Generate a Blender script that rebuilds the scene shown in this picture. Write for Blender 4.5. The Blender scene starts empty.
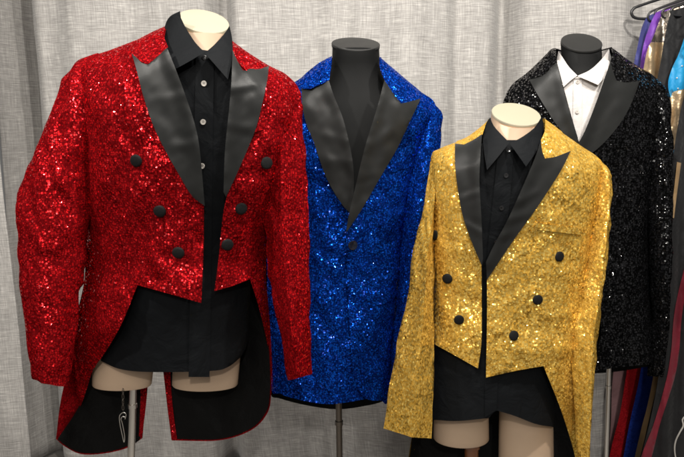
import bpy, bmesh, math, random
from mathutils import Vector, Matrix, noise
from mathutils.geometry import delaunay_2d_cdt
random.seed(7)
SC = bpy.context.scene
COL = SC.collection
PI = math.pi

# ------------------------------------------------------------------ camera
F_PX, CX, CY, PITCH, CAM_H = 650.0, 342.0, 228.5, math.radians(9), 1.40
CAM = Vector((0, 0, CAM_H))
FWD = Vector((0, math.cos(PITCH), -math.sin(PITCH)))
UP = Vector((0, math.sin(PITCH), math.cos(PITCH)))
cd = bpy.data.cameras.new('camera'); cam = bpy.data.objects.new('camera', cd); COL.objects.link(cam)
cam.location = CAM; cam.rotation_euler = (PI/2 - PITCH, 0, 0)
cd.sensor_width = 36; cd.lens = F_PX/684*36; cd.clip_end = 100; cd.clip_start = 0.02
SC.camera = cam


def at(px, py, Y):
    """world point at distance Y in front of the camera that the photo shows at px, py"""
    d = FWD + Vector((1, 0, 0))*((px-CX)/F_PX) + UP*((CY-py)/F_PX)
    return CAM + d*(Y/d.y)


def lerp(tab, v, i=1):
    if v <= tab[0][0]: return tab[0][i]
    for p, q in zip(tab, tab[1:]):
        if v <= q[0]:
            t = (v-p[0])/(q[0]-p[0]); return p[i]+(q[i]-p[i])*t
    return tab[-1][i]


def slerp_(tab, v, i=1):
    """smooth interpolation in a table"""
    n = len(tab)
    if v <= tab[0][0]: return tab[0][i]
    if v >= tab[-1][0]: return tab[-1][i]
    for k in range(n-1):
        if v <= tab[k+1][0]:
            p0, p1, p2, p3 = tab[max(0, k-1)], tab[k], tab[k+1], tab[min(n-1, k+2)]
            h = p2[0]-p1[0]; t = (v-p1[0])/h
            m1 = (p2[i]-p0[i])/(p2[0]-p0[0])*h; m2 = (p3[i]-p1[i])/(p3[0]-p1[0])*h
            return (2*t**3-3*t*t+1)*p1[i]+(t**3-2*t*t+t)*m1+(-2*t**3+3*t*t)*p2[i]+(t**3-t*t)*m2


def nz(x, y, s=0.0): return noise.noise(Vector((x, y, s)))

# ------------------------------------------------------------------ objects
def thing(name, label, cat, loc, group=None):
    o = bpy.data.objects.new(name, None); COL.objects.link(o)
    o.location = loc; o.empty_display_size = .05
    o['label'] = label; o['category'] = cat
    if group: o['group'] = group
    return o


def link(name, bm, mats, parent=None, sharp=None):
    me = bpy.data.meshes.new(name)
    if parent is not None:
        q = parent; off = Vector()
        while q is not None: off += Vector(q.location); q = q.parent
        bm.transform(Matrix.Translation(-off))
    bm.to_mesh(me); bm.free()
    for m in (mats if isinstance(mats, (list, tuple)) else [mats]): me.materials.append(m)
    for p in me.polygons: p.use_smooth = True
    if sharp: me.set_sharp_from_angle(angle=math.radians(sharp))
    o = bpy.data.objects.new(name, me); COL.objects.link(o)
    if parent is not None: o.parent = parent
    return o


def tag(o, label, cat, group=None, kind=None):
    o['label'] = label; o['category'] = cat
    if group: o['group'] = group
    if kind: o['kind'] = kind
    return o


def outline(pts, step=2.5):
    """closed outline; 3-tuples are corners, smooth Catmull-Rom between"""
    n = len(pts); P = [Vector(p[:2]) for p in pts]; C = [len(p) > 2 for p in pts]
    out = []
    for i in range(n):
        j = (i+1) % n
        p1, p2 = P[i], P[j]
        p0 = P[i-1] if not C[i] else p1*2-p2
        p3 = P[(j+1) % n] if not C[j] else p2*2-p1
        k = max(1, int((p2-p1).length/step))
        for s in range(k):
            t = s/k
            out.append(0.5*((2*p1)+(p2-p0)*t+(2*p0-5*p1+4*p2-p3)*t*t+(3*p1-p0-3*p2+p3)*t**3))
    return out


def inside(poly, x, y):
    r = False; n = len(poly); j = n-1
    for i in range(n):
        a, b = poly[i], poly[j]
        if (a.y > y) != (b.y > y) and x < (b.x-a.x)*(y-a.y)/(b.y-a.y)+a.x: r = not r
        j = i
    return r


def tri(pts, step=4.0):
    bd = outline(pts, step*.7)
    x0 = min(p.x for p in bd); x1 = max(p.x for p in bd); y0 = min(p.y for p in bd); y1 = max(p.y for p in bd)
    vs = list(bd); r = 0; y = y0
    cells = {}
    for b in bd: cells.setdefault((int(b.x//step), int(b.y//step)), []).append(b)
    while y < y1:
        x = x0 + (step/2 if r % 2 else 0)
        while x < x1:
            if inside(bd, x, y):
                cx, cy = int(x//step), int(y//step)
                ok = True
                for i in (-1, 0, 1):
                    for j in (-1, 0, 1):
                        for b in cells.get((cx+i, cy+j), ()):
                            if (b.x-x)**2+(b.y-y)**2 < (step*.45)**2: ok = False
                if ok: vs.append(Vector((x, y)))
            x += step
        y += step*.87; r += 1
    n = len(bd)
    v, e, f, *_ = delaunay_2d_cdt(vs, [(i, (i+1) % n) for i in range(n)], [list(range(n))], 1, 1e-4)
    return v, f


def sheet_bm(pts, dep, th=.003, step=4.0, back=None, bm=None, mi=0, mb=0):
    """sheet with thickness. dep(px,py)->Y front; back(px,py)->Y of its back (closed body) or th behind"""
    v, f = tri(pts, step)
    bm = bm or bmesh.new()
    A = []; B = []
    for p in v:
        y = dep(p.x, p.y)
        A.append(bm.verts.new(at(p.x, p.y, y)))
        B.append(bm.verts.new(at(p.x, p.y, max(y+.001, back(p.x, p.y)) if back else y+th)))
    from collections import Counter
    cnt = {}
    new = []
    for fc in f:
        fc = list(fc)
        a = sum(v[fc[i-1]].x*v[fc[i]].y-v[fc[i]].x*v[fc[i-1]].y for i in range(len(fc)))
        if a < 0: fc.reverse()
        q = bm.faces.new([A[i] for i in reversed(fc)]); q.material_index = mi
        q = bm.faces.new([B[i] for i in fc]); q.material_index = mb
        for i in range(len(fc)): cnt[(fc[i-1], fc[i])] = 1
    for (a, b) in list(cnt):
        if (b, a) not in cnt:
            q = bm.faces.new([A[a], A[b], B[b], B[a]]); q.material_index = mi
    return bm


def sheet(name, pts, dep, mat, parent, th=.003, step=4.0, back=None, mb=None, sharp=55):
    bm = sheet_bm(pts, dep, th, step, back, mb=1 if mb else 0)
    return link(name, bm, [mat, mb] if mb else mat, parent, sharp)


def tube_bm(rings, seg=32, cap0=True, cap1=True, bm=None, mi=0):
    """rings: lists of points"""
    bm = bm or bmesh.new(); R = []
    for r in rings: R.append([bm.verts.new(p) for p in r])
    for a, b in zip(R, R[1:]):
        n = len(a)
        for i in range(n):
            j = (i+1) % n
            bm.faces.new((a[i], a[j], b[j], b[i])).material_index = mi
    if cap0: bm.faces.new(list(reversed(R[0]))).material_index = mi
    if cap1: bm.faces.new(R[-1]).material_index = mi
    bmesh.ops.recalc_face_normals(bm, faces=bm.faces[:])
    return bm


def ell(c, u, v, n=32): return [c+u*math.cos(2*PI*i/n)+v*math.sin(2*PI*i/n) for i in range(n)]


def pipe_bm(path, r, n=12, bm=None, closed=False):
    path = [Vector(p) for p in path]; rings = []
    m = len(path); up = None
    for i, p in enumerate(path):
        if closed: d = path[(i+1) % m]-path[i-1]
        else: d = path[min(m-1, i+1)]-path[max(0, i-1)]
        d.normalize()
        if up is None:
            up = d.orthogonal().normalized()
        up = (up-d*up.dot(d)).normalized()
        rr = r[i] if isinstance(r, (list, tuple)) else r
        rings.append(ell(p, up*rr, d.cross(up)*rr, n))
    if closed:
        bm = bm or bmesh.new()
        R = [[bm.verts.new(p) for p in q] for q in rings]
        for k in range(m):
            a, b = R[k], R[(k+1) % m]
            for i in range(n): bm.faces.new((a[i], a[(i+1) % n], b[(i+1) % n], b[i]))
        bmesh.ops.recalc_face_normals(bm, faces=bm.faces[:])
        return bm
    return tube_bm(rings, bm=bm)


def curve_pts(pts, k=8):
    P = [Vector(p) for p in pts]; out = []
    for i in range(len(P)-1):
        p0 = P[max(0, i-1)]; p1 = P[i]; p2 = P[i+1]; p3 = P[min(len(P)-1, i+2)]
        for s in range(k):
            t = s/k
            out.append(0.5*((2*p1)+(p2-p0)*t+(2*p0-5*p1+4*p2-p3)*t*t+(3*p1-p0-3*p2+p3)*t**3))
    out.append(P[-1]); return out

# ------------------------------------------------------------------ materials
def mat(name):
    m = bpy.data.materials.new(name); m.use_nodes = True
    nt = m.node_tree; b = nt.nodes['Principled BSDF']
    def N(t, **k):
        n = nt.nodes.new(t)
        for a, v in k.items(): setattr(n, a, v)
        return n
    return m, nt, b, N, nt.links.new


def sequin(name, dark, light, back=(.01, .01, .01), scale=215, tilt=.5, rough=.15, metal=.62, coat=.8, gap=.5, patch=.5, gloss=.82):
    """every sequin is one voronoi cell with its own lean; the cloth shows between them"""
    m, nt, b, N, L = mat(name)
    tc = N('ShaderNodeTexCoord'); vo = N('ShaderNodeTexVoronoi', feature='F1'); vo.inputs['Scale'].default_value = scale
    vo.inputs['Randomness'].default_value = .75
    L(tc.outputs['Object'], vo.inputs['Vector'])
    sub = N('ShaderNodeVectorMath', operation='SUBTRACT'); sub.inputs[1].default_value = (.5, .5, .5)
    L(vo.outputs['Color'], sub.inputs[0])
    # patches where the sequins lean more
    no = N('ShaderNodeTexNoise'); no.inputs['Scale'].default_value = 16; no.inputs['Detail'].default_value = 3
    L(tc.outputs['Object'], no.inputs['Vector'])
    mr = N('ShaderNodeMapRange'); mr.inputs[1].default_value = .35; mr.inputs[2].default_value = .7
    mr.inputs[3].default_value = tilt*2*(1-patch); mr.inputs[4].default_value = tilt*2
    L(no.outputs['Fac'], mr.inputs[0])
    sc = N('ShaderNodeVectorMath', operation='SCALE'); L(sub.outputs[0], sc.inputs[0]); L(mr.outputs[0], sc.inputs['Scale'])
    bu = N('ShaderNodeBump'); bu.inputs['Strength'].default_value = .35; bu.inputs['Distance'].default_value = .02
    n2 = N('ShaderNodeTexNoise'); n2.inputs['Scale'].default_value = 26; n2.inputs['Detail'].default_value = 4
    L(tc.outputs['Object'], n2.inputs['Vector']); L(n2.outputs['Fac'], bu.inputs['Height'])
    ad = N('ShaderNodeVectorMath', operation='ADD'); L(bu.outputs[0], ad.inputs[0]); L(sc.outputs[0], ad.inputs[1])
    nn = N('ShaderNodeVectorMath', operation='NORMALIZE'); L(ad.outputs[0], nn.inputs[0])
    L(nn.outputs[0], b.inputs['Normal']); L(nn.outputs[0], b.inputs['Coat Normal'])
    sep = N('ShaderNodeSeparateColor'); L(vo.outputs['Color'], sep.inputs[0])
    cr = N('ShaderNodeMix', data_type='RGBA'); cr.inputs[6].default_value = (*dark, 1); cr.inputs[7].default_value = (*light, 1)
    L(sep.outputs[1], cr.inputs[0])
    gp = N('ShaderNodeMath', operation='LESS_THAN'); gp.inputs[1].default_value = gap
    L(vo.outputs['Distance'], gp.inputs[0])
    c2 = N('ShaderNodeMix', data_type='RGBA'); c2.inputs[6].default_value = (*back, 1)
    L(gp.outputs[0], c2.inputs[0]); L(cr.outputs[2], c2.inputs[7]); L(c2.outputs[2], b.inputs['Base Color'])
    mm = N('ShaderNodeMath', operation='MULTIPLY'); mm.inputs[1].default_value = metal; L(gp.outputs[0], mm.inputs[0]); L(mm.outputs[0], b.inputs['Metallic'])
    mc = N('ShaderNodeMath', operation='MULTIPLY'); mc.inputs[1].default_value = coat; L(gp.outputs[0], mc.inputs[0])
    gl = N('ShaderNodeMath', operation='GREATER_THAN'); gl.inputs[1].default_value = gloss; L(sep.outputs[2], gl.inputs[0])
    mg = N('ShaderNodeMath', operation='MULTIPLY'); L(mc.outputs[0], mg.inputs[0]); L(gl.outputs[0], mg.inputs[1]); L(mg.outputs[0], b.inputs['Coat Weight'])
    b.inputs['Coat Roughness'].default_value = .07
    b.inputs['Roughness'].default_value = rough
    mxl = max(light)
    b.inputs['Specular Tint'].default_value = (*[.12+.88*c/mxl for c in light], 1)
    b.inputs['Coat Tint'].default_value = (*[.75+.25*c/mxl for c in light], 1)
    b.inputs['Coat IOR'].default_value = 1.35
    b.inputs['Specular IOR Level'].default_value = 0.0
    return m


def cloth(name, col, col2=None, rough=.8, sheen=.15, weave=900, bump=.15, wr=.0, spec=.3, sheen_tint=(1, 1, 1)):
    m, nt, b, N, L = mat(name)
    tc = N('ShaderNodeTexCoord')
    no = N('ShaderNodeTexNoise'); no.inputs['Scale'].default_value = weave; no.inputs['Detail'].default_value = 2
    L(tc.outputs['Object'], no.inputs['Vector'])
    n2 = N('ShaderNodeTexNoise'); n2.inputs['Scale'].default_value = 14; n2.inputs['Detail'].default_value = 5
    L(tc.outputs['Object'], n2.inputs['Vector'])
    mx = N('ShaderNodeMix', data_type='RGBA'); mx.inputs[6].default_value = (*col, 1)
    mx.inputs[7].default_value = (*(col2 or [c*1.5 for c in col]), 1)
    L(n2.outputs['Fac'], mx.inputs[0]); L(mx.outputs[2], b.inputs['Base Color'])
    b1 = N('ShaderNodeBump'); b1.inputs['Strength'].default_value = bump; b1.inputs['Distance'].default_value = .001
    L(no.outputs['Fac'], b1.inputs['Height'])
    if wr:
        n3 = N('ShaderNodeTexNoise'); n3.inputs['Scale'].default_value = 22; n3.inputs['Detail'].default_value = 3; n3.inputs['Distortion'].default_value = 1.2
        L(tc.outputs['Object'], n3.inputs['Vector'])
        b2 = N('ShaderNodeBump'); b2.inputs['Strength'].default_value = wr; b2.inputs['Distance'].default_value = .012
        L(n3.outputs['Fac'], b2.inputs['Height']); L(b2.outputs[0], b1.inputs['Normal'])
    L(b1.outputs[0], b.inputs['Normal'])
    b.inputs['Roughness'].default_value = rough
    b.inputs['Sheen Weight'].default_value = sheen; b.inputs['Sheen Roughness'].default_value = .4
    b.inputs['Specular IOR Level'].default_value = spec
    return m


def plain(name, col, rough=.5, metal=0., var=.12, coat=0., spec=.5, bump=0.):
    m, nt, b, N, L = mat(name)
    tc = N('ShaderNodeTexCoord'); no = N('ShaderNodeTexNoise'); no.inputs['Scale'].default_value = 18; no.inputs['Detail'].default_value = 5
    L(tc.outputs['Object'], no.inputs['Vector'])
    mx = N('ShaderNodeMix', data_type='RGBA'); mx.inputs[6].default_value = (*[c*(1-var) for c in col], 1); mx.inputs[7].default_value = (*[min(1, c*(1+var)) for c in col], 1)
    L(no.outputs['Fac'], mx.inputs[0]); L(mx.outputs[2], b.inputs['Base Color'])
    mr = N('ShaderNodeMapRange'); mr.inputs[3].default_value = max(.02, rough-.08); mr.inputs[4].default_value = rough+.08
    L(no.outputs['Fac'], mr.inputs[0]); L(mr.outputs[0], b.inputs['Roughness'])
    b.inputs['Metallic'].default_value = metal; b.inputs['Coat Weight'].default_value = coat
    b.inputs['Specular IOR Level'].default_value = spec
    if bump:
        bu = N('ShaderNodeBump'); bu.inputs['Strength'].default_value = bump; bu.inputs['Distance'].default_value = .01
        L(no.outputs['Fac'], bu.inputs['Height']); L(bu.outputs[0], b.inputs['Normal'])
    return m


def linen(name):
    """grey linen: slubby threads across and along, from the cloth's own UV in metres"""
    m, nt, b, N, L = mat(name)
    uv = N('ShaderNodeUVMap'); uv.uv_map = 'cloth'
    def streak(sx, sy, det=2.0, dist=0.0):
        mp = N('ShaderNodeMapping'); mp.inputs['Scale'].default_value = (sx, sy, 1); L(uv.outputs[0], mp.inputs[0])
        n = N('ShaderNodeTexNoise'); n.inputs['Scale'].default_value = 1; n.inputs['Detail'].default_value = det
        n.inputs['Distortion'].default_value = dist
        L(mp.outputs[0], n.inputs['Vector']); return n.outputs['Fac']
    h1 = streak(26, 620, 3); v1 = streak(600, 22, 3); h2 = streak(10, 230, 2); v2 = streak(240, 7, 2); bl = streak(9, 9, 4)
    def comb(a, b_, op='ADD'):
        x = N('ShaderNodeMath', operation=op); L(a, x.inputs[0])
        if isinstance(b_, float): x.inputs[1].default_value = b_
        else: L(b_, x.inputs[1])
        return x.outputs[0]
    s = comb(comb(comb(h1, 1.15, 'MULTIPLY'), comb(v1, .8, 'MULTIPLY')), comb(comb(h2, .8, 'MULTIPLY'), comb(v2, .6, 'MULTIPLY')))
    s = comb(s, comb(bl, .3, 'MULTIPLY'))
    cr = N('ShaderNodeValToRGB'); e = cr.color_ramp.elements
    mr = N('ShaderNodeMapRange'); mr.inputs[1].default_value = 1.42; mr.inputs[2].default_value = 2.26
    L(s, mr.inputs[0]); L(mr.outputs[0], cr.inputs[0])
    e[0].position = 0; e[0].color = (.205, .196, .186, 1); e[1].position = 1; e[1].color = (.545, .525, .497, 1)
    x = e.new(.5); x.color = (.325, .313, .298, 1)
    L(cr.outputs[0], b.inputs['Base Color'])
    bu = N('ShaderNodeBump'); bu.inputs['Strength'].default_value = .3; bu.inputs['Distance'].default_value = .002
    L(mr.outputs[0], bu.inputs['Height']); L(bu.outputs[0], b.inputs['Normal'])
    b.inputs['Roughness'].default_value = .85; b.inputs['Sheen Weight'].default_value = .2
    return m


RED = sequin('red_sequin', (.17, .003, .005), (.70, .014, .018), back=(.085, .002, .003), scale=245)
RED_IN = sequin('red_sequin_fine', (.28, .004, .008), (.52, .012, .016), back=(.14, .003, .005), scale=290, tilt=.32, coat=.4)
BLUE = sequin('blue_sequin', (.002, .015, .14), (.007, .12, .76), back=(.001, .007, .06), scale=212, tilt=.46)
GOLD = sequin('gold_sequin', (.60, .36, .062), (1, .74, .21), back=(.36, .20, .03), scale=215, tilt=.52)
BLACKSEQ = sequin('black_sequin', (.003, .003, .0035), (.010, .010, .011), back=(.002, .002, .002), scale=185, tilt=.5, metal=.0, coat=1.0, rough=.25, gloss=.4)
BLACKSEQ.node_tree.nodes['Principled BSDF'].inputs['Coat IOR'].default_value = 1.6
SATIN = cloth('charcoal_satin', (.009, .0095, .0095), (.016, .0165, .016), rough=.42, sheen=.03, weave=1400, bump=.18, wr=.0, spec=.25)
SHIRT = cloth('black_cotton', (.0035, .004, .0048), (.006, .0068, .0078), rough=.66, sheen=.0, wr=.3, spec=.07)
LINING = cloth('black_lining', (.004, .004, .004), (.008, .008, .008), rough=.62, sheen=.0, wr=.4, spec=.06)
WHITE = cloth('white_cotton', (.47, .445, .43), (.56, .53, .51), rough=.8, sheen=.1, wr=.3)
CREAM = plain('cream_plastic', (.46, .335, .232), .48, var=.05)
CREAMTOP = plain('cream_cap', (.285, .262, .19), .65, var=.04)
MATBLACK = cloth('black_form_cloth', (.0045, .0047, .0048), (.0085, .0087, .0088), rough=.7, sheen=.0, wr=0, spec=.1)
CAPBLACK = plain('black_cap', (.014, .014, .0135), .5, var=.1)
CHROME = plain('chrome_pole', (.80, .78, .74), .30, metal=1.0, var=.05)
DARKSTEEL = plain('dark_steel', (.16, .14, .12), .35, metal=.9, var=.2)
WOOD = plain('brown_wood', (.14, .05, .018), .3, var=.4, coat=.5)
BTN = cloth('button_cloth', (.004, .004, .004), (.008, .008, .008), rough=.6, sheen=.02, weave=1500, bump=.6, spec=.12)
PEARL = plain('shell_button', (.45, .42, .38), .25, var=.2, coat=.6)
DKBTN = plain('black_button', (.015, .015, .016), .25, var=.2, coat=.6)
LINEN = linen('grey_linen')
HANGER = plain('black_plastic', (.012, .012, .013), .38, var=.2)
FLOOR = plain('floor_grey', (.20, .185, .17), .55, var=.15)

# ------------------------------------------------------------------ dressed body surface
class Body:
    """front/back depth of a dressed figure over the photo plane. sil: (py, xl, xr); bt: (py, front depth);
    sh: shoulder line (px, py)"""
    def __init__(s, Y0, sil, bt, sh, H=45, n=2.4, rec=None, back=.85, seed=0., wr=.003, seams=(), soft=None):
        s.seams = seams; s.soft = soft
        s.Y0, s.sil, s.bt, s.sh, s.H, s.n, s.rec, s.bk, s.seed, s.wr = Y0, sil, bt, sh, H, n, rec, back, seed, wr
    def gs(s, px, py):
        xl = slerp_(s.sil, py, 1); xr = slerp_(s.sil, py, 2)
        c = (xl+xr)/2; a = (xr-xl)/2
        t = min(1, abs(px-c)/a); g = (1-t**s.n)**(1/s.n)
        if s.soft: q = lerp(s.soft, py); g = g*(1-q)+(1-t*t)*q
        h = max(0, min(1, (py-lerp(s.sh, px))/s.H)); k = (1-(1-h)**2.2)**(1/2.2)
        return g, k
    def wrk(s, px, py):
        if not s.wr: return 0
        q = s.seed
        return s.wr*(1.1*nz(px*.035+py*.010, py*.013, q)+.8*nz(px*.06-py*.03, py*.035, q+5)+.45*nz(px*.11, py*.09, q+9))
    def front(s, off=0., wr=1.):
        def d(px, py):
            g, k = s.gs(px, py)
            y = s.Y0 - slerp_(s.bt, py)*g*k - off*min(1, 2.5*g*k+.25)
            if s.rec: y += lerp(s.rec, py)
            for (xa, ya, xb, yb) in s.seams:
                t = (py-ya)/(yb-ya)
                if -.05 < t < 1.05: y += .0035*math.exp(-((px-xa-(xb-xa)*t-2*math.sin(t*3))/1.8)**2)
            return y + wr*s.wrk(px, py)
        return d
    def rear(s, off=0., wr=1.):
        def d(px, py):
            g, k = s.gs(px, py)
            return s.Y0 + .004 + s.bk*slerp_(s.bt, py)*g*k + off*min(1, 2.5*g*k+.1) + wr*s.wrk(px, py+900)
        return d


def roll(dep, line, amp=.010, w=9, base=.007, crease=()):
    """lapel: lies on the coat, stands prouder along its roll line"""
    L = [Vector(p) for p in line]
    def d(px, py):
        p = Vector((px, py)); m = 1e9
        for a, b in zip(L, L[1:]):
            t = max(0, min(1, (p-a).dot(b-a)/max(1e-6, (b-a).length_squared))); m = min(m, (p-a-(b-a)*t).length)
        cz = 0
        for (xa, ya, xb, yb, ca, cw) in crease:
            a = Vector((xa, ya)); b = Vector((xb, yb)); t = max(0, min(1, (p-a).dot(b-a)/(b-a).length_squared)); q = (p-a-(b-a)*t)
            sd = q.length*(1 if (b-a).cross(q) > 0 else -1) if q.length else 0
            cz += ca*math.exp(-(sd/cw)**2)*(sd/cw*.9-.5)*math.sin(PI*min(1, .15+t*.85))
        return dep(px, py)+cz-base-amp*math.exp(-(m/w)**2)+.0006*nz(px*.10+py*.12, py*.03-px*.03, 3.3)
    return d


def place(dep, px, py):
    p = at(px, py, dep(px, py)); e = 2.5
    a = at(px+e, py, dep(px+e, py))-at(px-e, py, dep(px-e, py)); b = at(px, py-e, dep(px, py-e))-at(px, py+e, dep(px, py+e))
    n = b.cross(a).normalized()
    if n.y > 0: n = -n
    n = (n+Vector((0, -.8, 0))).normalized()
    u = Vector((0, 0, 1)).cross(n).normalized(); v = n.cross(u)
    return p, n, u, v


def button(dep, px, py, r, m, parent, holes=False, name='button'):
    p, n, u, v = place(dep, px, py)
    n = (n+Vector((random.uniform(-.12, .12), 0, random.uniform(-.15, .1)))).normalized(); u = Vector((0, 0, 1)).cross(n).normalized(); v = n.cross(u)
    prof = [(.55, -.25), (.97, 0), (1, .18), (.93, .34), (.7, .43 if not holes else .34), (.35, .48 if not holes else .24), (.06, .5 if not holes else .22)]
    rings = [ell(p+n*(h*r*(1 if holes else .78)+.0005), u*r*k, v*r*k, 20) for k, h in prof]
    bm = tube_bm(rings)
    if holes:
        for a in (0, PI/2, PI, 1.5*PI):
            c = p+n*(.24*r+.0006)+u*r*.27*math.cos(a+.8)+v*r*.27*math.sin(a+.8)
            tube_bm([ell(c-n*.0004, u*r*.09, v*r*.09, 8), ell(c+n*.0004, u*r*.09, v*r*.09, 8)], bm=bm, mi=1)
        return link(name, bm, [m, LINING], parent, 40)
    return link(name, bm, m, parent, 60)


def sleeve(name, rings, Y, m, parent, k=.3, shift=0., seed=0., amp=.004, seg=40, sub=7, nm=1.0):
    """rings: (xl, yl, xr, yr, dY, depth half). hollow at the cuff"""
    n = len(rings); R = []
    T = [(i, *r) for i, r in enumerate(rings)]
    cols = 6
    outp = []
    N_ = (n-1)*sub
    for q in range(N_+1):
        s = q/sub
        xl, yl, xr, yr, dy, dp = [slerp_(T, s, c) for c in range(1, 7)]
        A = at(xl, yl, Y+dy); B = at(xr, yr, Y+dy)
        c = (A+B)/2; u = (B-A)/2; ax = Vector((0, 1, 0))
        along = s/(n-1)
        ring = []
        for i in range(seg):
            th = 2*PI*i/seg; cx, sx = math.cos(th), math.sin(th)
            d = abs(cx)+abs(sx)
            ex, ey = cx*(1-k)+cx/d*k, sx*(1-k)+sx/d*k
            sh_ = shift*(1-cx*cx) if sx < 0 else 0
            p = c+u*(ex+sh_)+ax*(dp*ey)
            w = nz(ex*1.2+along*4, along*9+ey*1.3, seed)+.7*nz(ex*2.5-along*10, along*16+ey*2, seed+4)
            w += .9*(1-2.2*abs(nz(ex*1.3+along*3, along*12-ex*.8, seed+7)))-.3
            w = w*amp*nm*min(1, s*.7)*(1-.6*along**2)
            p = p+(ax*ey*dp+u*ex*.35).normalized()*w
            p.z += -ey*dp*.36*along**3
            ring.append(p)
        outp.append(ring)
    # turned-in hem
    last = outp[-1]; cc = sum(last, Vector())/seg
    prev = outp[-4]; cp = sum(prev, Vector())/seg
    inn = [[p+(cc-p)*.12 for p in last], [p+(cp-p)*.30 for p in prev]]
    bm = bmesh.new()
    V = [[bm.verts.new(p) for p in r] for r in outp+inn]
    for a_, (a, b) in enumerate(zip(V, V[1:])):
        for i in range(seg):
            f = bm.faces.new((a[i], a[(i+1) % seg], b[(i+1) % seg], b[i]))
            f.material_index = 1 if a_ >= len(outp) else 0
    bm.faces.new(V[0]); f = bm.faces.new(V[-1]); f.material_index = 1
    bmesh.ops.recalc_face_normals(bm, faces=bm.faces[:])
    return link(name, bm, [m, LINING], parent, 70)


def neck(px, py, Y, hw, tilt, rollA, lower, body_m, cap_m, parent, dep=.95):
    """neck with a tilted cap; lower: rings (px, py, half px, dY)"""
    ppm = F_PX/Y; r = hw/ppm
    c = at(px, py, Y)
    u = Vector((math.cos(rollA), 0, -math.sin(rollA)))*r
    v = Vector((0, math.cos(tilt), math.sin(tilt)))*r*dep
    nrm = u.cross(v).normalized()
    if nrm.z < 0: nrm = -nrm
    rings = [ell(c-nrm*.002, u, v, 40), ell(c-nrm*.006, u*.995, v*.995, 40)]
    for (x, y, h, dy) in lower:
        rings.append(ell(at(x, y, Y+dy), Vector((h/ppm, 0, 0)), Vector((0, h/ppm*dep, 0)), 40))
    # smooth along: resample
    bm = tube_bm(rings, cap0=False)
    nk = link('neck', bm, body_m, parent, 50)
    bm = tube_bm([ell(c-nrm*.0025, u*1.0, v*1.0, 40), ell(c+nrm*.0015, u*1.0, v*1.0, 40), ell(c+nrm*.0028, u*.985, v*.985, 40), ell(c+nrm*.0034, u*.9, v*.9, 40), ell(c+nrm*.0038, u*.4, v*.4, 40)])
    link('neck_cap', bm, cap_m, nk, 40)


def leg(px0, py0, h0, px1, py1, h1, Y, dep, m, parent, dy=0.):
    rings = []
    for i in range(13):
        t = i/12; x = px0+(px1-px0)*t; y = py0+(py1-py0)*t; h = (h0+(h1-h0)*t)*(Y+dy)/F_PX
        rings.append(ell(at(x, y, Y+dy), Vector((h, 0, 0)), Vector((0, dep*h, 0)), 40))
    l = rings[-1]; c = sum(l, Vector())/len(l)
    rings.append([p+(c-p)*.03-Vector((0, 0, .003)) for p in l]); rings.append([p+(c-p)*.5-Vector((0, 0, .004)) for p in l])
    return link('leg_stub', tube_bm(rings), m, parent, 50)


def pole(a, b, r, m, parent, name='pole', collars=()):
    """a, b world points; runs on from a through b to the floor"""
    d = b-a; e = a+d*((a.z-.03)/(-d.z))
    bm = tube_bm([ell(p, Vector((r, 0, 0)), Vector((0, r, 0)), 20) for p in (a, e)])
    po = link(name, bm, m, parent, 40)
    for t, rr, h in collars:
        c = a+d*t
        link('pole_collar', tube_bm([ell(c+Vector((0, 0, z)), Vector((k, 0, 0)), Vector((0, k, 0)), 24) for z, k in ((h, r*1.02), (h*.8, rr), (-h*.8, rr), (-h, r*1.02))]), m, po, 40)
    bm = tube_bm([ell(Vector((e.x, e.y, z)), Vector((k, 0, 0)), Vector((0, k, 0)), 40) for z, k in ((.002, .15), (.012, .15), (.022, .13), (.034, .03), (.05, r*1.6))])
    link('stand_base', bm, DARKSTEEL, parent, 40)
    return e

C = 1   # corner mark
# ================================================================== RED TAILCOAT
Y = 1.41
SH = [(55, 75), (75, 62), (95, 55), (138, 39), (165, 27), (200, 20), (232, 42), (268, 65), (290, 77), (305, 95)]
R = Body(Y, [(20, 80, 296), (60, 74, 298), (110, 76, 296), (160, 82, 288), (235, 86, 268), (285, 83, 267), (320, 76, 270), (370, 66, 272), (400, 60, 273), (450, 50, 272)],
         [(20, .10), (100, .125), (170, .125), (260, .10), (300, .115), (380, .12), (450, .12)], SH, 48, seed=1.7, wr=.0085,
         rec=[(290, 0), (330, .012), (380, .07), (440, .17)], seams=[(121, 115, 116, 292), (262, 150, 257, 284)], soft=[(190, 0), (260, .85), (450, 1)])
RS = Body(Y, [(20, 80, 296), (60, 80, 292), (110, 84, 288), (160, 90, 280), (235, 96, 256), (285, 97, 252), (330, 97, 248), (380, 97, 246)],
          [(20, .095), (100, .115), (170, .112), (260, .09), (300, .10), (330, .09), (380, .085)], SH, 45, seed=8.1, wr=.002, soft=[(190, 0), (260, .85), (450, 1)])
mq = thing('mannequin', 'cream dress form with thigh stubs and chrome pole wearing the red sequin tailcoat', 'mannequin', (at(133, 391, Y).x, Y, 0), 'dress forms in a row')
sheet('torso', [(170, 60, C), (240, 66, C), (258, 100), (250, 200), (240, 260), (238, 330, C), (105, 330, C), (104, 260), (100, 160), (130, 80)], RS.front(-.02, 0), CREAM, mq, step=8, back=RS.rear(-.02, 0))
neck(203.5, 22.3, Y-.015, 25, math.radians(33), math.radians(12), [(204, 36, 25, 0), (204, 50, 25.5, 0), (203, 66, 30, .005), (203, 84, 48, .01)], CREAM, CREAMTOP, mq)
leg(126, 310, 36, 122, 384, 31, Y, .5, CREAM, mq, .035)
leg(210, 310, 36, 205, 384, 34.5, Y, .5, CREAM, mq, .035)
pole(at(133.2, 380, Y+.03), at(131.2, 457, Y+.03), .0085, CHROME, mq, collars=[(.33, .0105, .006)])

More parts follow.
